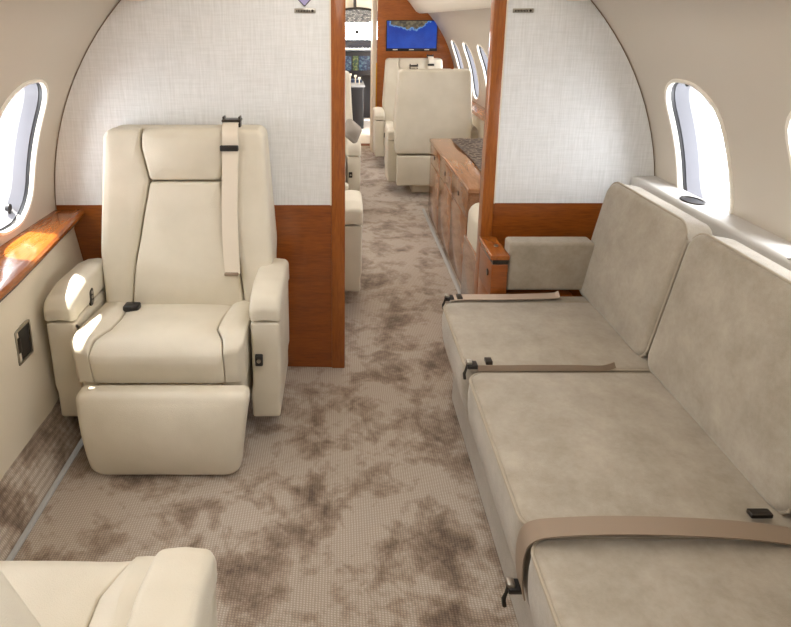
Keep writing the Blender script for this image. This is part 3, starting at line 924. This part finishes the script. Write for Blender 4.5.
bm = bmesh.new(); tube(bm, smoothline([(-.31, -.01, 1.50), (-.2, -.01, 1.55), (0, -.01, 1.575), (.2, -.01, 1.55), (.31, -.01, 1.50)], 4), .014, 8); link('panel_edge', bm, M['gunmetal'], t)
link('mounting_arm', bx(-.05, -.01, -.02, .03, 1.57, 1.86), M['gunmetal'], t)
struct(link('ceiling_3', bx(-.9, 1.02, 8.45, 8.94, 1.43, 1.9), M['ceil'], smooth=False))
# windscreen with its posts
e = struct(empty('window_27', (.06, 8.95, 0)))
link('pane', bx(-.85, .85, 0, .01, 1.0, 1.75), M['glass'], e, smooth=False)
for x in (-.87, -.01, .85): link('post', bx(x-.02, x+.02, -.02, .03, 1.0, 1.8), gm, e)
link('sill', bx(-.95, .95, -.02, .12, .0, 1.02), gm, e)
t = [o_ for o_ in COL.objects if o_.name == 'overhead_panel'][0]
cc = link('compass_case', bx(-.025, .025, -.03, .03, -.15, -.10, bev=.008), M['dark'], t)
bm = bmesh.new(); tube(bm, [(0, 0, -.11), (0, 0, .01)], .006, 7); link('compass_stem', bm, M['dark'], cc)
cc.location = (0, .03, 1.385)
struct(link('wall_cockpit_left', bx(-.95, -.90, 7.5, 8.95, 0, 1.86), M['ivory'], smooth=False))
struct(link('wall_cockpit_right', bx(1.02, 1.07, 7.5, 8.95, 0, 1.86), M['ivory'], smooth=False))

# ------------------------------------------------------------------ light
w = bpy.data.worlds.new('daylight'); S.world = w; w.use_nodes = True
bg = w.node_tree.nodes['Background']; bg.inputs['Color'].default_value = (.93, .96, 1.0, 1); bg.inputs['Strength'].default_value = 13.0

def area(name, loc, sx, sy, rot, power, col):
    l = bpy.data.lights.new(name, 'AREA'); l.shape = 'RECTANGLE'; l.size = sx; l.size_y = sy; l.energy = power; l.color = col
    o = bpy.data.objects.new(name, l); COL.objects.link(o); o.location = loc; o.rotation_euler = rot; return o
for side in (-1, 1):
    for k in KS:
        p = fus(side, W0+k*PITCH, AC, .14)
        o = area('window_portal', p, .26, .46, (0, (PI/2+AC)*(-1 if side > 0 else 1)+PI, 0), 1, (1, 1, 1)); o.data.cycles.is_portal = True
        d = Vector((-side*math.cos(AC), 0, -math.sin(AC)))
        o.rotation_euler = d.to_track_quat('-Z', 'Y').to_euler()
        o.data.size, o.data.size_y = .50, .50
o = area('windscreen_portal', (.06, 9.05, 1.38), 1.8, .8, (PI/2, 0, PI), 1, (1, 1, 1)); o.data.cycles.is_portal = True
o.rotation_euler = Vector((0, -1, 0)).to_track_quat('-Z', 'Z').to_euler()

WARM = (1.0, .94, .86)
area('ceiling_wash_lamp', (CX, .95, 1.80), .5, 2.2, (0, 0, 0), 12.5, WARM)
area('ceiling_wash_lamp', (CX, 4.3, 1.80), .5, 3.4, (0, 0, 0), 17, WARM)
area('vestibule_lamp', (.1, 7.3, 1.83), .5, .8, (0, 0, 0), 10, (1, .97, .92))

sun = bpy.data.lights.new('sun', 'SUN'); sun.energy = 24; sun.angle = math.radians(.6); sun.color = (1, .95, .85)
so = bpy.data.objects.new('sun', sun); COL.objects.link(so)
so.rotation_euler = Vector((.87, -.40, -2.25)).to_track_quat('-Z', 'Y').to_euler(); so.location = (-4, 4, 6)

# ------------------------------------------------------------------ camera
cam = bpy.data.cameras.new('camera'); cam.sensor_width = 36; cam.sensor_fit = 'HORIZONTAL'
cam.lens = 600/791*36; cam.shift_x = .0702; cam.shift_y = -.1776; cam.clip_start = .02
co = bpy.data.objects.new('camera', cam); COL.objects.link(co)
co.location = (0, 0, 1.42); co.rotation_euler = (math.radians(90-14.3), 0, 0)
S.camera = co
S.view_settings.view_transform = 'Standard'; S.view_settings.look = 'None'; S.view_settings.gamma = 1; S.view_settings.exposure = 0
S.view_settings.use_curve_mapping = False
S.cycles.max_bounces = 10; S.cycles.diffuse_bounces = 6; S.cycles.transparent_max_bounces = 12
S.cycles.use_denoising = True; S.cycles.caustics_reflective = False; S.cycles.caustics_refractive = False
S.cycles.sample_clamp_indirect = 6
